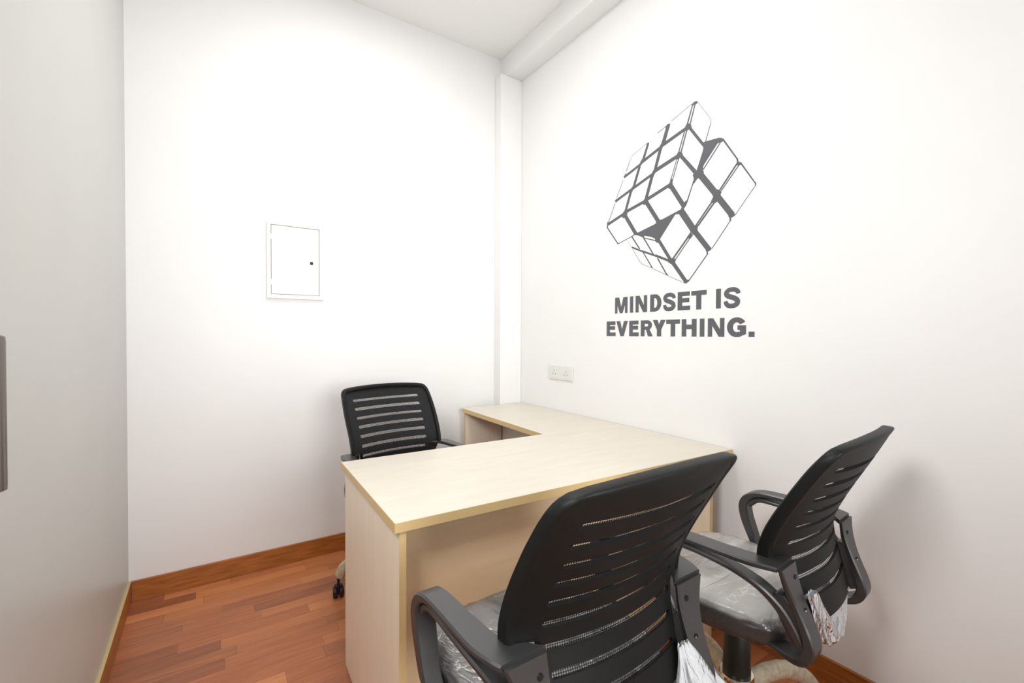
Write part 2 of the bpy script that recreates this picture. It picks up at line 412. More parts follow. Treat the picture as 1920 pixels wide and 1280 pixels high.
def back_panel(parent):
    bm = bmesh.new(); rows = []      # rows: (z, slot_sign)
    zb, zt = .562, .992
    marks = sorted([(s-1e-9, -1, s) for s in SLOTS] + [(s+1e-9, 1, s) for s in SLOTS])
    zs = [(zb, 0, 0)]; prev = zb
    for s in sorted(SLOTS):
        lo = s-SH/2
        n = 3
        for i in range(1, n):
            zs.append((prev+(lo-prev)*i/n, 0, 0))
        zs.append((s, -1, s)); zs.append((s, 1, s)); prev = s+SH/2
    zs.append((.958, 0, 0)); zs.append((.972, 0, 0)); zs.append((.984, 0, 0)); zs.append((zt, 0, 0))
    # step of the outline just above the arm brackets
    zs = [q for q in zs if not (q[1] == 0 and .716 < q[0] < .738)] + [(.7229, 0, 0), (.7240, 0, 0), (.733, 0, 0)]
    zs.sort(key=lambda q: (q[0], q[1]))
    grid = []
    for z, sg, s in zs:
        r = []
        for c in COLS:
            zz = z + sg*hh(c)
            u = u_of(c, z)
            if z > .955:  # crown and rounded corners of the top edge
                f = (z-.955)/(zt-.955); zz += f*(.011*(1-(u/.215)**2))
                if c[0] == 'o' and abs(c[1]) > .9: u *= 1-.05*max(0, (z-.968)/.024); zz -= .007*(z == zt)
            r.append(bm.verts.new(back_pt(u, zz)))
        grid.append(r)
    for i in range(len(grid)-1):
        hole = zs[i][1] == -1
        for j in range(len(COLS)-1):
            if hole and COLS[j][0] == 'i' and COLS[j+1][0] == 'i': continue
            bm.faces.new((grid[i][j], grid[i][j+1], grid[i+1][j+1], grid[i+1][j]))
    o = from_bm('backrest', bm, M['plastic'], parent)
    md = o.modifiers.new('thick', 'SOLIDIFY'); md.thickness = .007; md.offset = -1
    # make sure the thickness grows forward (+y)
    o.data.update(); ny = sum(p.normal.y*p.area for p in o.data.polygons)
    md.offset = 1 if ny > 0 else -1
    autosmooth(o, 40)
    # mesh cloth in front of the shell
    bm = bmesh.new(); uvl = bm.loops.layers.uv.new('UVMap'); g = []
    zz = [.570+.0125*i for i in range(34)]
    us = [-1+.1*i for i in range(21)]
    for z in zz:
        r = []
        for c in us:
            hw = interp(HW, z)-.006
            if .70 < z < .74 and z < .724: hw = interp(HW, .70)-.006
            v = bm.verts.new(back_pt(c*hw, min(z, .982), .013)); r.append((v, (c*hw, z)))
        g.append(r)
    for i in range(len(g)-1):
        for j in range(len(us)-1):
            q = (g[i][j], g[i][j+1], g[i+1][j+1], g[i+1][j]); f = bm.faces.new([k_[0] for k_ in q])
            for l, k_ in zip(f.loops, q): l[uvl].uv = k_[1]
    me = bpy.data.meshes.new('mesh_cloth'); bm.to_mesh(me); bm.free()
    link('mesh_cloth', me, M['mesh'], parent, True)
    # rim round the wide part of the shell, returning forward
    path = []
    for z in [.7240+.0125*i for i in range(20)]: path.append((-smooth_tab(HW, z) if z > .75 else -interp(HW, z), z))
    path += [(-.2168, .9705), (-.2135, .9805), (-.2065, .9895), (-.196, .9955)]
    for i in range(1, 16): u = -.192+.384*i/16; path.append((u, .997+.0095*(1-(u/.2)**2)))
    path += [(.196, .9955), (.2065, .9895), (.2135, .9805), (.2168, .9705)]
    for z in reversed([.7240+.0125*i for i in range(20)]): path.append((smooth_tab(HW, z) if z > .75 else interp(HW, z), z))
    bm = bmesh.new(); rings = []
    K = len(path)
    for i, (u, z) in enumerate(path):
        a, b = path[max(0, i-1)], path[min(K-1, i+1)]; d = Vector((b[0]-a[0], b[1]-a[1])).normalized(); inn = Vector((d.y, -d.x))
        wd, dp = .013, .026
        ring = []
        for s_, f_ in ((-.002, .002), (0, -.0015), (.004, -.003), (wd, -.0008), (wd, dp-.004), (wd-.004, dp), (.001, dp), (-.003, dp-.005)):
            ring.append(bm.verts.new(back_pt(u+inn.x*s_, z+inn.y*s_, f_)))
        rings.append(ring)
    for a, b in zip(rings[:-1], rings[1:]):
        for j in range(8): bm.faces.new((a[j], a[(j+1) % 8], b[(j+1) % 8], b[j]))
    bm.faces.new(rings[0]); bm.faces.new(rings[-1])
    autosmooth(from_bm('back_rim', bm, M['plastic'], parent), 50)

def arm(parent, side):
    bm = bmesh.new()
    loop = [(-.199, .7175, .011, .2085, .088), (-.178, .7185, .0125, .2240, .074), (-.14, .7185, .013, .2420, .056), (-.08, .718, .013, .2460, .050),
            (-.02, .718, .0135, .2475, .048), (.035, .714, .016, .248, .047), (.073, .698, .022, .248, .046), (.090, .668, .028, .248, .045), (.086, .63, .028, .248, .044),
            (.072, .59, .026, .2485, .042), (.056, .55, .022, .248, .040), (.042, .522, .018, .240, .040), (.018, .507, .012, .210, .042), (-.02, .503, .010, .175, .045), (-.09, .503, .010, .155, .048),
            (-.15, .503, .011, .158, .05), (-.205, .506, .017, .180, .05), (-.236, .517, .022, .19, .05), (-.250, .541, .024, .19, .05), (-.247, .568, .022, .19, .05),
            (-.235, .600, .019, .19, .05), (-.220, .64, .016, .193, .054), (-.209, .678, .013, .199, .066), (-.203, .7165, .010, .207, .080)]
    ribbon(bm, loop, side)
    strut = [(.074, .672, .020, .2465, .034), (.045, .6935, .015, .2465, .036), (0, .6960, .012, .246, .038), (-.06, .6915, .012, .2445, .038), (-.11, .681, .013, .238, .038), (-.16, .655, .016, .222, .038), (-.20, .61, .02, .203, .04), (-.233, .545, .02, .19, .042)]
    ribbon(bm, strut, side)
    ribbon(bm, [(-.186, .652, .006, .205, .034), (-.193, .640, .034, .203, .034), (-.205, .615, .044, .198, .036), (-.219, .585, .046, .193, .036), (-.232, .550, .036, .19, .036)], side)
    o = autosmooth(from_bm('armrest', bm, M['arm'], parent), 38)
    # screw recesses on the rear face of the bracket
    for z in (.688, .622):
        y = interp(sorted([(.60, -.2445), (.64, -.228), (.678, -.2155), (.7165, -.208)]), z)
        r = revolve('screw_hole', [(.0058, 0), (.0058, -.0035), (.0068, -.0045), (.0068, -.005), (.0, -.005)][:1] + [(.0062, .004)], M['hole'], o, 14, 'Y', (side*.187, y-.0012, z))
        if z < .65: revolve('screw', [(.0016, -.0006), (.0026, .001)], M['steel'], o, 8, 'Y', (side*.187-.002, y-.0018, z))
def superell(a, n=4.2):
    c, s = math.cos(a), math.sin(a)
    return (math.copysign(abs(c)**(2/n), c), math.copysign(abs(s)**(2/n), s))
def seat_bm(grow=0, wr=0, seed=0, seg=72):
    bm = bmesh.new(); rings = []
    #       scale, z
    prof = [(.05, .485), (.70, .485), (.90, .488), (.965, .497), (.995, .512), (1.0, .529), (.985, .543), (.95, .5525), (.88, .559), (.75, .5625), (.6, .564), (.4, .565), (.2, .566), (.04, .566)]
    if wr: # finer rings for the wrinkled film
        prof = [(a+(c-a)*t/3, b+(d-b)*t/3) for (a, b), (c, d) in zip(prof[:-1], prof[1:]) for t in range(3)]
        seg = 144
    for s, z in prof:
        ring = []
        for i in range(seg):
            ex, ey = superell(2*math.pi*i/seg)
            hx = .222 - (.018*max(0, -ey)); x = ex*(hx*s+grow); y = .018+ey*(.215*s+grow)
            zz = z + (grow if z > .52 else -grow)
            if ey > .3 and z > .52: zz -= .012*(ey*s-.3)**2*2   # waterfall front
            if wr:
                v = Vector((x*18, y*18, z*30+seed)); nz = noise.noise(v)*.6+(.35-abs(noise.noise(Vector((x*50, y*28, z*70+seed)))))*.9
                edge = .35+.65*min(1, max(0, (s-.6)/.35)); d = wr*nz*edge
                x += ex*d*.8; y += ey*d*.8; zz += d*(.5 if z > .54 else 0)
            ring.append(bm.verts.new((x, y, zz)))
        rings.append(ring)
    for a, b in zip(rings[:-1], rings[1:]):
        for i in range(seg): bm.faces.new((a[i], a[(i+1) % seg], b[(i+1) % seg], b[i]))
    bm.faces.new(rings[0]); bm.faces.new(rings[-1])
    return bm
def bunch(parent, p0, p1, w0, w1, side, seed, name='film_tail'):
    """crumpled tail of film hanging from p0 to p1, opening from w0 to w1"""
    bm = bmesh.new(); g = []; nu, nv = 40, 40
    p0, p1 = Vector(p0), Vector(p1)
    for i in range(nv+1):
        t = i/nv; c = p0.lerp(p1, t); wd = w0+(w1-w0)*t**.8; r = []
        for j in range(nu):
            a = 2*math.pi*j/nu
            rr = (1 if t < .9 else 1-.5*((t-.9)/.1)**2)*(1+.35*noise.noise(Vector((math.cos(a)*2.2, math.sin(a)*2.2, t*3+seed)))+.28*math.sin(a*7+seed+t*2)*(.4+t*.6))
            x = c.x+math.cos(a)*wd*rr; y = c.y+math.sin(a)*wd*.32*rr; z = c.z+.010*noise.noise(Vector((math.cos(a)*3, math.sin(a)*3, seed+9)))
            r.append(bm.verts.new((x, y, z)))
        g.append(r)
    for i in range(nv):
        for j in range(nu): bm.faces.new((g[i][j], g[i][(j+1) % nu], g[i+1][(j+1) % nu], g[i+1][j]))
    return from_bm(name, bm, M['bunch'], parent, True)
def base(parent, a0, radius=.335):
    # five-star base wrapped in foam, castors under each leg
    hub = revolve('base_hub', [(.0, .150), (.042, .150), (.047, .165), (.049, .215), (.042, .226)], M['foam'], parent, 24)
    revolve('base_ring', [(.035, .222), (.045, .222), (.0465, .228), (.0465, .236), (.044, .243), (.035, .243)], M['chrome'], parent, 40)
    revolve('gas_lift_sleeve', [(.0375, .240), (.0375, .262), (.0365, .270), (.0360, .350), (.0335, .354), (.0320, .410), (.0305, .414), (.030, .446), (.0, .446)], M['sleeve'], parent, 32)
    for i in range(5):
        a = math.radians(a0+72*i); ca, sa = math.cos(a), math.sin(a)
        bm = bmesh.new(); pts = [(.030, .196, .022, .030), (.08, .205, .0215, .028), (.14, .207, .022, .027), (.20, .196, .021, .026), (.25, .172, .020, .025), (.295, .138, .018, .023), (radius-.003, .096, .017, .021)]
        pts = catmull(pts, 5); rings = []
        for k, (d, z, rw, rh) in enumerate(pts):
            q0 = pts[max(0, k-1)]; q1 = pts[min(len(pts)-1, k+1)]; td = Vector((q1[0]-q0[0], q1[1]-q0[1])).normalized()
            ring = []
            for j in range(16):
                b = 2*math.pi*j/16; rr = 1+.07*noise.noise(Vector((d*40+i*7, math.cos(b)*2, math.sin(b)*2)))
                n_ = math.sin(b)*rh*rr; w_ = math.cos(b)*rw*rr
                dd = d - td.y*n_; zz = z + td.x*n_
                ring.append(bm.verts.new((ca*dd-sa*w_, sa*dd+ca*w_, zz)))
            rings.append(ring)
        for A, B_ in zip(rings[:-1], rings[1:]):
            for j in range(16): bm.faces.new((A[j], A[(j+1) % 16], B_[(j+1) % 16], B_[j]))
        bm.faces.new(rings[0]); bm.faces.new(rings[-1])
        leg = from_bm('leg', bm, M['foam'], parent, True)
        # twin-wheel castor
        rot = Matrix.Rotation(a+.5+i*1.3, 4, 'Z'); cx, cy = ca*radius, sa*radius
        bm = bmesh.new()
        for sx in (-1, 1):
            t = bmesh.new()
            prof = [(.006, .004), (.022, .004), (.0255, .008), (.026, .018), (.022, .0235), (.008, .0245)]
            rg = []
            for r_, z_ in prof: rg.append([t.verts.new((sx*z_, r_*math.cos(2*math.pi*q_/24), r_*math.sin(2*math.pi*q_/24)+.026)) for q_ in range(24)])
            for A, B_ in zip(rg[:-1], rg[1:]):
                for q_ in range(24): t.faces.new((A[q_], A[(q_+1) % 24], B_[(q_+1) % 24], B_[q_]))
            t.faces.new(rg[0]); t.faces.new(rg[-1])
            me = bpy.data.meshes.new('t'); t.to_mesh(me); t.free(); bm.from_mesh(me); bpy.data.meshes.remove(me)
        bx(bm, -.0035, .0035, -.018, .018, .018, .058, .002); bx(bm, -.018, .018, -.012, .012, .044, .060, .004)
        bx(bm, -.006, .006, -.006, .006, .055, .098, .002)
        bmesh.ops.transform(bm, matrix=Matrix.Translation((cx, cy, 0)) @ rot, verts=bm.verts)
        autosmooth(from_bm('castor', bm, M['castor'], leg), 40)
def chair(loc, rz, lift, a0, label, tail, seed, wrap='film', radius=.335, hub=(0, 0)):
    t = tag(empty('office_chair', (loc[0], loc[1], 0), rz), label, 'chair', 'mesh office chairs around the desk')
    up = []
    before = set(bpy.data.objects)
    back_panel(t)
    for s in (-1, 1): arm(t, s)
    seat = from_bm('seat', seat_bm(), M['fabric'], t, True)
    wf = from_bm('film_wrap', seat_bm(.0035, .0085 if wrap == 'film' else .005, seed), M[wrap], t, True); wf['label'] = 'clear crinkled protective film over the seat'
    bm = bmesh.new(); bx(bm, -.085, .085, -.10, .11, .474, .4845, .003); bx(bm, -.04, .04, -.05, .05, .456, .476, .004)
    from_bm('tilt_mechanism', bm, M['plastic'], t)
    for a in tail:
        b = bunch(t, *a); b['label'] = 'bunched whitish tail of the protective film'
    new = [o for o in bpy.data.objects if o not in before and o.parent == t]
    for o in new: o.location.z += lift
    base(t, a0, radius)
    if hub != (0, 0):
        for o in bpy.data.objects:
            if o.parent == t and o not in new: o.location.x += hub[0]; o.location.y += hub[1]
    return t

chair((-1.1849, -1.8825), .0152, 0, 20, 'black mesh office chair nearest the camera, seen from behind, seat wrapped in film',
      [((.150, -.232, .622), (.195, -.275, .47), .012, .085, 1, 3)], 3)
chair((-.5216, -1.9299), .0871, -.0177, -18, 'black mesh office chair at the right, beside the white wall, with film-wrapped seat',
      [((-.150, -.236, .648), (-.050, -.248, .500), .022, .034, -1, 5), ((.085, -.222, .570), (.030, -.232, .470), .050, .042, 1, 8)], 11, 'film_sheen')
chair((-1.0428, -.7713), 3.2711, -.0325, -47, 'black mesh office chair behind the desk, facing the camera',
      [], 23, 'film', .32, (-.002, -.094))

# ------------------------------------------------------------------ distribution box on the back wall
def distribution_box():
    x0, x1, z0, z1 = -1.5445, -1.2685, 1.4005, 1.7945
    t = tag(empty('distribution_box', ((x0+x1)/2, 0, z0)), 'flush white metal electrical panel box with small dark latch on the back wall', 'electrical box')
    cx = (x0+x1)/2; X0, X1, Z1 = x0-cx, x1-cx, z1-z0
    dx0, dx1, dz0, dz1 = -1.5256-cx, -1.2915-cx, .0215, Z1-.0135
    bm = bmesh.new()
    bx(bm, X0, dx0, -.014, -.0005, 0, Z1, .0015); bx(bm, dx1, X1, -.014, -.0005, 0, Z1, .0015)
    bx(bm, dx0-.002, dx1+.002, -.014, -.0005, 0, dz0, .0015); bx(bm, dx0-.002, dx1+.002, -.014, -.0005, dz1, Z1, .0015)
    from_bm('frame', bm, M['box_frame'], t)
    box('back_plate', dx0, dx1, -.004, -.001, dz0, dz1, M['slot'], t)
    d = box('door', dx0+.0022, dx1-.0022, -.0125, -.005, dz0+.0022, dz1-.0022, M['box'], t, .001)
    lx_, lz = -1.330-cx, 1.596-z0
    l = box('latch', lx_-.020, lx_+.017, -.0142, -.012, lz-.011, lz+.011, M['box_frame'], d, .001)
    k = box('latch_button', lx_-.0085, lx_+.0065, -.0155, -.012, lz-.0075, lz+.0075, M['hole'], t, .001); k['label'] = 'small dark square latch button'
    for i, zz in enumerate((.07, Z1-.09)):
        box('hinge', dx0-.003, dx0+.004, -.0155, -.012, zz, zz+.028, M['box_frame'], t, .001)
distribution_box()

# ------------------------------------------------------------------ double socket on the right wall
def socket():
    y0, y1, z0, z1 = -.6235, -.396, .942, 1.028
    t = tag(empty('wall_socket', (0, (y0+y1)/2, z0)), 'white double power socket on the right wall above the desk', 'socket')
    hy = (y1-y0)/2; hz = z1-z0
    box('plate', -.009, -.0005, -hy, hy, 0, hz, M['socket'], t, .0025)
    for s in (1, -1):
        cy = s*hy*.48
        m_ = box('socket_insert', -.0105, -.0085, cy-.045, cy+.045, .010, hz-.010, M['socket'], t, .001)
        bm = bmesh.new(); z_ = hz/2
        bx(bm, -.0110, -.0100, cy-.0022, cy+.0022, z_+.004, z_+.016)
        for q_ in (-1, 1):
            b = bmesh.new(); bx(b, -.0110, -.0100, -.0020, .0020, -.0065, .0065)
            bmesh.ops.transform(b, matrix=Matrix.Translation((0, cy+q_*.012, z_-.009)) @ Matrix.Rotation(-q_*.45, 4, 'X'), verts=b.verts)
            me = bpy.data.meshes.new('t'); b.to_mesh(me); b.free(); bm.from_mesh(me); bpy.data.meshes.remove(me)
        from_bm('pin_slots', bm, M['slot'], m_)
socket()

# ------------------------------------------------------------------ pull handle at the left wall
def pull_handle():
    t = tag(empty('pull_handle', (XL, -1.662, .978)), 'dark brushed metal bar handle standing off the left wall at the frame edge', 'handle')
    revolve('bar', [(.003, 0), (.009, .003), (.0095, .010), (.0095, .226), (.009, .233), (.003, .236)], M['handle'], t, 20, 'Z', (.045, 0, 0))
    for z in (.035, .20): revolve('standoff', [(.0065, .0008), (.0065, .040)], M['handle'], t, 16, 'X', (0, 0, z))
pull_handle()

# ------------------------------------------------------------------ vinyl decal on the right wall
DEC = [[(-13994,22472),(-12915,22123),(-12932,22099),(-14009,22450)],[(-14022,22439),(-13732,21638),(-13807,21592),(-14079,22402)],[(-14154,22453),(-13888,21601),(-13951,21563),(-14211,22417)],[(-14284,22432),(-14920,21436),(-14936,21441),(-14300,22436)],[(-14910,21461),(-14926,21267),(-14948,21259),(-14932,21454)],[(-14924,21289),(-14672,20566),(-14709,20544),(-14953,21271)],[(-13799,21481),(-14565,20373),(-14684,20418),(-13925,21522)],[(-15364,20296),(-14579,19409),(-14622,19372),(-15404,20258)],[(-15440,20390),(-16101,19337),(-16155,19358),(-15508,20413)],[(-16084,19388),(-16115,19192),(-16189,19180),(-16158,19375)],[(-16228,19157),(-16846,18167),(-16888,18186),(-16289,19180)],[(-16854,18210),(-16861,18077),(-16916,18065),(-16908,18197)],[(-16876,18097),(-16068,17122),(-16089,17104),(-16899,18076)],[(-16084,19190),(-15344,18315),(-15405,18262),(-16141,19137)],[(-16183,19103),(-15421,18254),(-15459,18220),(-16218,19069)],[(-13302,20424),(-14184,19257),(-14354,19340),(-13450,20487)],[(-14268,19220),(-15108,18082),(-15351,18205),(-14529,19336)],[(-15095,18076),(-15827,17058),(-16049,17179),(-15333,18191)],[(-15810,17055),(-15828,16914),(-15901,16907),(-15883,17048)],[(-15836,16947),(-15819,16903),(-15876,16872),(-15893,16916)],[(-15835,16911),(-15039,15904),(-15068,15882),(-15866,16885)],[(-14100,19045),(-14031,18822),(-14083,18795),(-14167,19009)],[(-14040,18856),(-13768,18185),(-13831,18153),(-14086,18831)],[(-12775,19169),(-13521,18008),(-13731,18076),(-12997,19229)],[(-13310,17827),(-14027,16764),(-14314,16880),(-13614,17934)],[(-14027,16816),(-14806,15804),(-15012,15920),(-14247,16927)],[(-14789,15823),(-14800,15667),(-14871,15660),(-14860,15816)],[(-14822,15694),(-13886,14604),(-13927,14575),(-14859,15665)],[(-10004,18374),(-10780,17223),(-10986,17281),(-10222,18424)],[(-11346,18762),(-12151,17567),(-12360,17632),(-11568,18819)],[(-10109,20278),(-11162,20611),(-11073,20726),(-10014,20395)],[(-11211,20666),(-12400,21039),(-12303,21170),(-11106,20802)],[(-12384,21061),(-13819,21423),(-13725,21571),(-12279,21216)],[(-9514,19173),(-10639,19528),(-10546,19647),(-9413,19297)],[(-10619,19516),(-11960,19920),(-11871,20043),(-10521,19645)],[(-12025,19988),(-13379,20311),(-13276,20477),(-11911,20162)],[(-8983,18058),(-10152,18398),(-10056,18527),(-8879,18191)],[(-10156,18426),(-11469,18702),(-11380,18847),(-10058,18577)],[(-11530,18735),(-12949,19119),(-12856,19265),(-11426,18888)],[(-11548,21598),(-11199,20817),(-11339,20739),(-11666,21528)],[(-11015,20637),(-10627,19683),(-10772,19612),(-11155,20562)],[(-10485,19593),(-10069,18512),(-10219,18447),(-10631,19524)],[(-12685,22064),(-12354,21230),(-12560,21112),(-12857,21958)],[(-12265,21115),(-11951,20201),(-12116,20117),(-12426,21026)],[(-11799,20018),(-11410,18924),(-11585,18844),(-11969,19932)],[(-12615,22000),(-12133,21851),(-12155,21822),(-12637,21971)],[(-11474,21571),(-10558,21263),(-10572,21246),(-11487,21554)],[(-10572,21272),(-10237,20613),(-10254,20604),(-10588,21262)],[(-13633,21447),(-13308,20544),(-13363,20512),(-13687,21414)],[(-13737,21428),(-13426,20486),(-13489,20452),(-13798,21391)],[(-13236,20318),(-12913,19410),(-12953,19390),(-13275,20296)],[(-13324,20271),(-12993,19350),(-13035,19328),(-13365,20248)],[(-10424,21120),(-10129,20465),(-10147,20456),(-10441,21111)],[(-9980,20208),(-9543,19413),(-9572,19398),(-10008,20193)],[(-9444,19105),(-9462,19117),(-9435,19139),(-9418,19128)],[(-9434,19145),(-8935,18214),(-8972,18196),(-9470,19127)],[(-8881,18267),(-8851,17947),(-8946,17924),(-8976,18243)],[(-8856,17959),(-9650,16946),(-9716,16968),(-8925,17979)],[(-9688,16944),(-10629,17170),(-10607,17205),(-9664,16980)],[(-10584,17152),(-10824,17226),(-10791,17273),(-10550,17199)],[(-10569,17170),(-11092,16462),(-11160,16486),(-10639,17193)],[(-11323,16989),(-11955,16040),(-12021,16062),(-11391,17009)],[(-10584,16607),(-11302,16277),(-11340,16349),(-10624,16681)],[(-11277,16294),(-12094,15950),(-12130,16032),(-11315,16378)],[(-12064,15963),(-12974,15549),(-13021,15647),(-12114,16064)],[(-11305,16278),(-11878,15436),(-11932,15456),(-11362,16296)],[(-12180,15859),(-12732,14991),(-12794,15014),(-12245,15880)],[(-10649,16536),(-11153,15817),(-11175,15825),(-10671,16543)],[(-11138,15834),(-11316,15672),(-11334,15684),(-11156,15846)],[(-11298,15684),(-11876,15428),(-11885,15445),(-11307,15701)],[(-11942,15385),(-12721,15010),(-12730,15026),(-11952,15402)],[(-12812,14955),(-13726,14519),(-13734,14535),(-12821,14971)],[(-10317,17025),(-10533,16689),(-10549,16693),(-10332,17029)],[(-11344,16966),(-12158,16676),(-12170,16721),(-11358,17012)],[(-12150,16748),(-12915,15599),(-13070,15658),(-12314,16801)],[(-12919,15604),(-13721,14535),(-13885,14619),(-13094,15683)],[(-13887,16656),(-13051,15748),(-13125,15694),(-13956,16601)],[(-13956,16533),(-13205,15681),(-13244,15654),(-13992,16505)],[(-14973,17880),(-14250,17065),(-14313,17015),(-15033,17828)],[(-15090,17834),(-14333,17013),(-14395,16962),(-15149,17783)],[(-14993,17910),(-14963,17868),(-15027,17821),(-15056,17862)],[(-15109,17768),(-15125,17769),(-15105,17836),(-15089,17836)],[(-13967,22434),(-14126,22508),(-14259,22476),(-14312,22419),(-14234,22358),(-14048,22365)],[(-14554,20431),(-14593,20562),(-14712,20560),(-15311,20501),(-15442,20449),(-15527,20355),(-15472,20274),(-15398,20273),(-15257,20279),(-14604,19550),(-14585,19448),(-14607,19279),(-14467,19230),(-14199,19454),(-14281,19448),(-14577,20226),(-14589,20329)],[(-16106,19260),(-16194,19224),(-16264,19177),(-16300,19082),(-16196,19055),(-16090,19113)],[(-15753,17131),(-16021,17159),(-16093,17109),(-16023,17056),(-15898,17015),(-15845,16992)],[(-14076,19292),(-14219,19443),(-14607,19337),(-14628,19241),(-14449,19039),(-14326,19074),(-14143,18887),(-14127,19020),(-14129,19148)],[(-13705,18220),(-13802,18252),(-13835,18170),(-13772,18035),(-13601,17849),(-13491,17912),(-13533,18053)],[(-14746,15840),(-14961,15933),(-15049,15910),(-14982,15822),(-14865,15795),(-14846,15735)],[(-10728,17247),(-10768,17345),(-11036,17317),(-12092,17542),(-12115,17677),(-12369,17674),(-12465,17668),(-13491,17914),(-13601,17804),(-13316,17715),(-13238,17748),(-13171,17718),(-12331,16741),(-12332,16642),(-12137,16734),(-12067,16822),(-11838,16943),(-11430,17080),(-11367,16968),(-11223,17065),(-11037,17154),(-10850,17209)],[(-12050,16839),(-12342,16788),(-12337,16621),(-12187,16596),(-12069,16696)],[(-11458,21554),(-11547,21584),(-11654,21577),(-11612,21430)],[(-12605,21996),(-12779,22057),(-12876,22010),(-12828,21826),(-12618,21885)],[(-13592,21465),(-13740,21671),(-13932,21616),(-14018,21418),(-13871,21418),(-13765,21345),(-13592,21428)],[(-13185,20358),(-13250,20490),(-13338,20575),(-13493,20523),(-13571,20366),(-13408,20258),(-13320,20211),(-13185,20282)],[(-12731,19135),(-12869,19292),(-12924,19489),(-13039,19380),(-13030,19190),(-13123,19012),(-12826,19013)],[(-11258,18706),(-11386,18901),(-11628,18964),(-11618,18682),(-11389,18583)],[(-12258,21130),(-12411,21314),(-12623,21376),(-12672,21223),(-12461,21081),(-12403,20963),(-12247,20975)],[(-11064,20707),(-11220,20906),(-11375,20877),(-11261,20688),(-11157,20596),(-10986,20565)],[(-11781,19954),(-11928,20152),(-12137,20210),(-12199,20072),(-12005,19950),(-11944,19827),(-11758,19820)],[(-10472,19570),(-10635,19717),(-10797,19747),(-10825,19624),(-10664,19520),(-10584,19394),(-10418,19415)],[(-9893,18372),(-10062,18594),(-10259,18593),(-10317,18388),(-10234,18299),(-10037,18223)],[(-13650,21526),(-13758,21676),(-13949,21627),(-14005,21441),(-13898,21362),(-13679,21396),(-13539,21495)],[(-10128,20496),(-10241,20420),(-10144,20277),(-10051,20303)],[(-9548,19374),(-9666,19291),(-9536,19148),(-9461,19198)],[(-11808,15503),(-11883,15518),(-12004,15358)],[(-12658,15034),(-12756,15094),(-12856,14950)],[(-13667,14620),(-13924,14685),(-13925,14596),(-13824,14511),(-13707,14526)],[(-12806,15685),(-13013,15751),(-13149,15743),(-13245,15650),(-13206,15517),(-13016,15460),(-12778,15631)],[(-13809,16581),(-13998,16789),(-14126,16617),(-13981,16476),(-13917,16524),(-13832,16483)],[(-14974,17903),(-15087,18088),(-15281,17829),(-15129,17778),(-15052,17831),(-14994,17810)],[(-15260,18354),(-15336,18308),(-15411,18262),(-15459,18197),(-15423,18085),(-15130,18035),(-15033,18148)],[(-14110,17109),(-14205,17030),(-14283,17080),(-14374,17008),(-14351,16888),(-14348,16815),(-14377,16718),(-14147,16632),(-13998,16789),(-13966,16850)]]
L1 = [('M',-.9497,-1.0362),('I',-1.0517,-1.0737),('N',-1.0883,-1.1617),('D',-1.1795,-1.2467),('S',-1.2567,-1.3238),('E',-1.3359,-1.4019),('T',-1.4066,-1.4821),('I',-1.5256,-1.5483),('S',-1.5613,-1.6305)]
L2 = [('E',-.8893,-.9554),('V',-.9601,-1.0394),('E',-1.0477,-1.1107),('R',-1.1228,-1.1975),('Y',-1.196,-1.2719),('T',-1.2742,-1.3498),('H',-1.3586,-1.4351),('I',-1.4503,-1.4732),('N',-1.4891,-1.5653),('G',-1.5763,-1.6573),('.',-1.6675,-1.6917)]
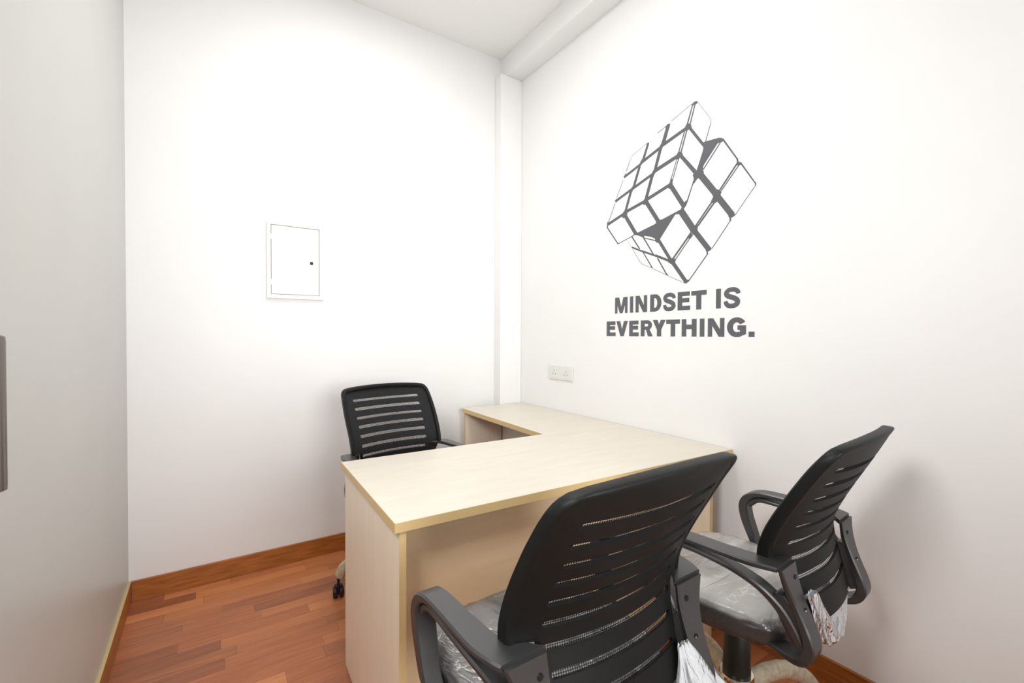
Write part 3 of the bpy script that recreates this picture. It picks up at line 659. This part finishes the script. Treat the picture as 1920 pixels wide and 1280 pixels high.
def letter_polys(c, w_, h):
    """polygons in a box 0..w_ by 0..h (metres)"""
    s = .0232 if c in 'MN' else .0248; v = .0198; P = []
    R_ = lambda a, b, c_, d: P.append([(a, b), (c_, b), (c_, d), (a, d)])
    def arc(cx, cz, ro_x, ro_z, ri_x, ri_z, a0, a1, n=20):
        for i in range(n):
            p, q = math.radians(a0+(a1-a0)*i/n), math.radians(a0+(a1-a0)*(i+1)/n)
            P.append([(cx+ro_x*math.cos(p), cz+ro_z*math.sin(p)), (cx+ro_x*math.cos(q), cz+ro_z*math.sin(q)),
                      (cx+ri_x*math.cos(q), cz+ri_z*math.sin(q)), (cx+ri_x*math.cos(p), cz+ri_z*math.sin(p))])
    if c == 'I': R_(0, 0, w_, h)
    elif c == '.': R_(0, 0, w_, h*.27)
    elif c == 'E': R_(0, 0, s, h); R_(s, 0, w_, v); R_(s, h-v, w_*.97, h); R_(s, h*.42, w_*.93, h*.42+v)
    elif c == 'T': R_(0, h-v-.001, w_, h); R_(w_/2-s*.52, 0, w_/2+s*.52, h-v)
    elif c == 'H': R_(0, 0, s, h); R_(w_-s, 0, w_, h); R_(s, h*.42, w_-s, h*.42+v*1.05)
    elif c == 'N': R_(0, 0, s*.9, h); R_(w_-s*.9, 0, w_, h); P.append([(s*.5, h), (0, h), (w_-s*1.0, 0), (w_, 0)][::1]); P[-1] = [(0, h), (s*1.1, h), (w_, 0), (w_-s*1.1, 0)]
    elif c == 'M':
        R_(0, 0, s*.75, h); R_(w_-s*.75, 0, w_, h)
        P.append([(0, h), (s*1.25, h), (w_/2+s*.42, 0), (w_/2-s*.42, 0)]); P.append([(w_, h), (w_-s*1.25, h), (w_/2-s*.42, 0), (w_/2+s*.42, 0)])
    elif c == 'V': P.append([(0, h), (s*1.1, h), (w_/2+s*.42, 0), (w_/2-s*.5, 0)]); P.append([(w_, h), (w_-s*1.1, h), (w_/2-s*.42, 0), (w_/2+s*.5, 0)])
    elif c == 'Y': R_(w_/2-s*.52, 0, w_/2+s*.52, h*.45); P.append([(0, h), (s*1.15, h), (w_/2+s*.52, h*.40), (w_/2-s*.52, h*.40)]); P.append([(w_, h), (w_-s*1.15, h), (w_/2-s*.52, h*.40), (w_/2+s*.52, h*.40)])
    elif c == 'D': R_(0, 0, s, h); R_(s, 0, w_*.48, v*.95); R_(s, h-v*.95, w_*.48, h); arc(w_*.45, h/2, w_*.55, h/2, w_*.55-s, h/2-v*.95, -90, 90)
    elif c == 'R':
        R_(0, 0, s, h); R_(s, h-v*.9, w_*.58, h); R_(s, h*.40, w_*.58, h*.40+v*.85)
        arc(w_*.56, h*.70, w_*.37, h*.30, w_*.37-s*.95, h*.30-v*.87, -90, 90)
        P.append([(w_*.42, h*.46), (w_*.72, h*.46), (w_, 0), (w_-s*1.2, 0)])
    elif c == 'G':
        arc(w_*.52, h*.5, w_*.52, h*.515, w_*.52-s*1.05, h*.515-v*1.05, 32, 300, 34)
        R_(w_*.56, h*.36, w_, h*.36+v*.95); P.append([(w_-s*1.05, h*.36), (w_, h*.36), (w_, h*.14), (w_-s*1.05, h*.10)])
        P.append([(w_*.70, h*.03), (w_*.60, h*.22), (w_-s*.9, h*.26), (w_, h*.145)])
    elif c == 'S':
        pts = [(.90, .70, .9), (.86, .80, 1), (.70, .885, 1), (.50, .905, 1), (.29, .87, 1), (.155, .745, 1.1), (.22, .615, 1.1), (.42, .545, 1.1), (.64, .48, 1.1), (.82, .38, 1.15), (.85, .255, 1.15), (.73, .135, 1.05), (.50, .095, 1), (.28, .12, 1), (.16, .22, 1), (.12, .33, .9)]
        pts = catmull(pts, 5); t_ = v*.97
        for a, b in zip(pts[:-1], pts[1:]):
            d = Vector(((b[0]-a[0])*w_, (b[1]-a[1])*h)); d.normalize(); n_ = Vector((-d.y, d.x))*t_/2; e_ = d*.0012
            A, B_ = Vector((a[0]*w_, a[1]*h))-e_, Vector((b[0]*w_, b[1]*h))+e_
            P.append([tuple(A+n_*a[2]), tuple(B_+n_*b[2]), tuple(B_-n_*b[2]), tuple(A-n_*a[2])])
    return P
def flat_polys(name, polys, m, parent):
    """thin vinyl pieces on the wall plane; points are (y, z)"""
    bm = bmesh.new()
    for i, P in enumerate(polys):
        x = -.0004-i*4.5e-6
        try: bm.faces.new([bm.verts.new((x, y, z)) for y, z in P])
        except ValueError: pass
    bm.normal_update()
    me = bpy.data.meshes.new(name); bmesh.ops.triangulate(bm, faces=[f for f in bm.faces if len(f.verts) > 4], ngon_method='EAR_CLIP')
    bm.normal_update()
    for f in bm.faces:
        if f.normal.x > 0: f.normal_flip()
    bm.to_mesh(me); bm.free()
    return link(name, me, m, parent)
def decal():
    oy, oz = -1.29, 1.21
    t = tag(empty('wall_decal', (0, oy, oz)), 'grey vinyl wall decal of a twisted puzzle cube over the words MINDSET IS EVERYTHING.', 'wall decal')
    c = flat_polys('cube_drawing', [[(a/1e4-oy, b/1e4-oz) for a, b in P] for P in DEC], M['vinyl'], t)
    for row, z0, z1 in ((L1, 1.331, 1.4145), (L2, 1.2115, 1.2905)):
        for ch, a, b in row:
            w_ = a-b; P = letter_polys(ch, w_, z1-z0)
            flat_polys('letter', [[(a-x-oy, z0+z-oz) for x, z in q] for q in P], M['vinyl'], t)
decal()
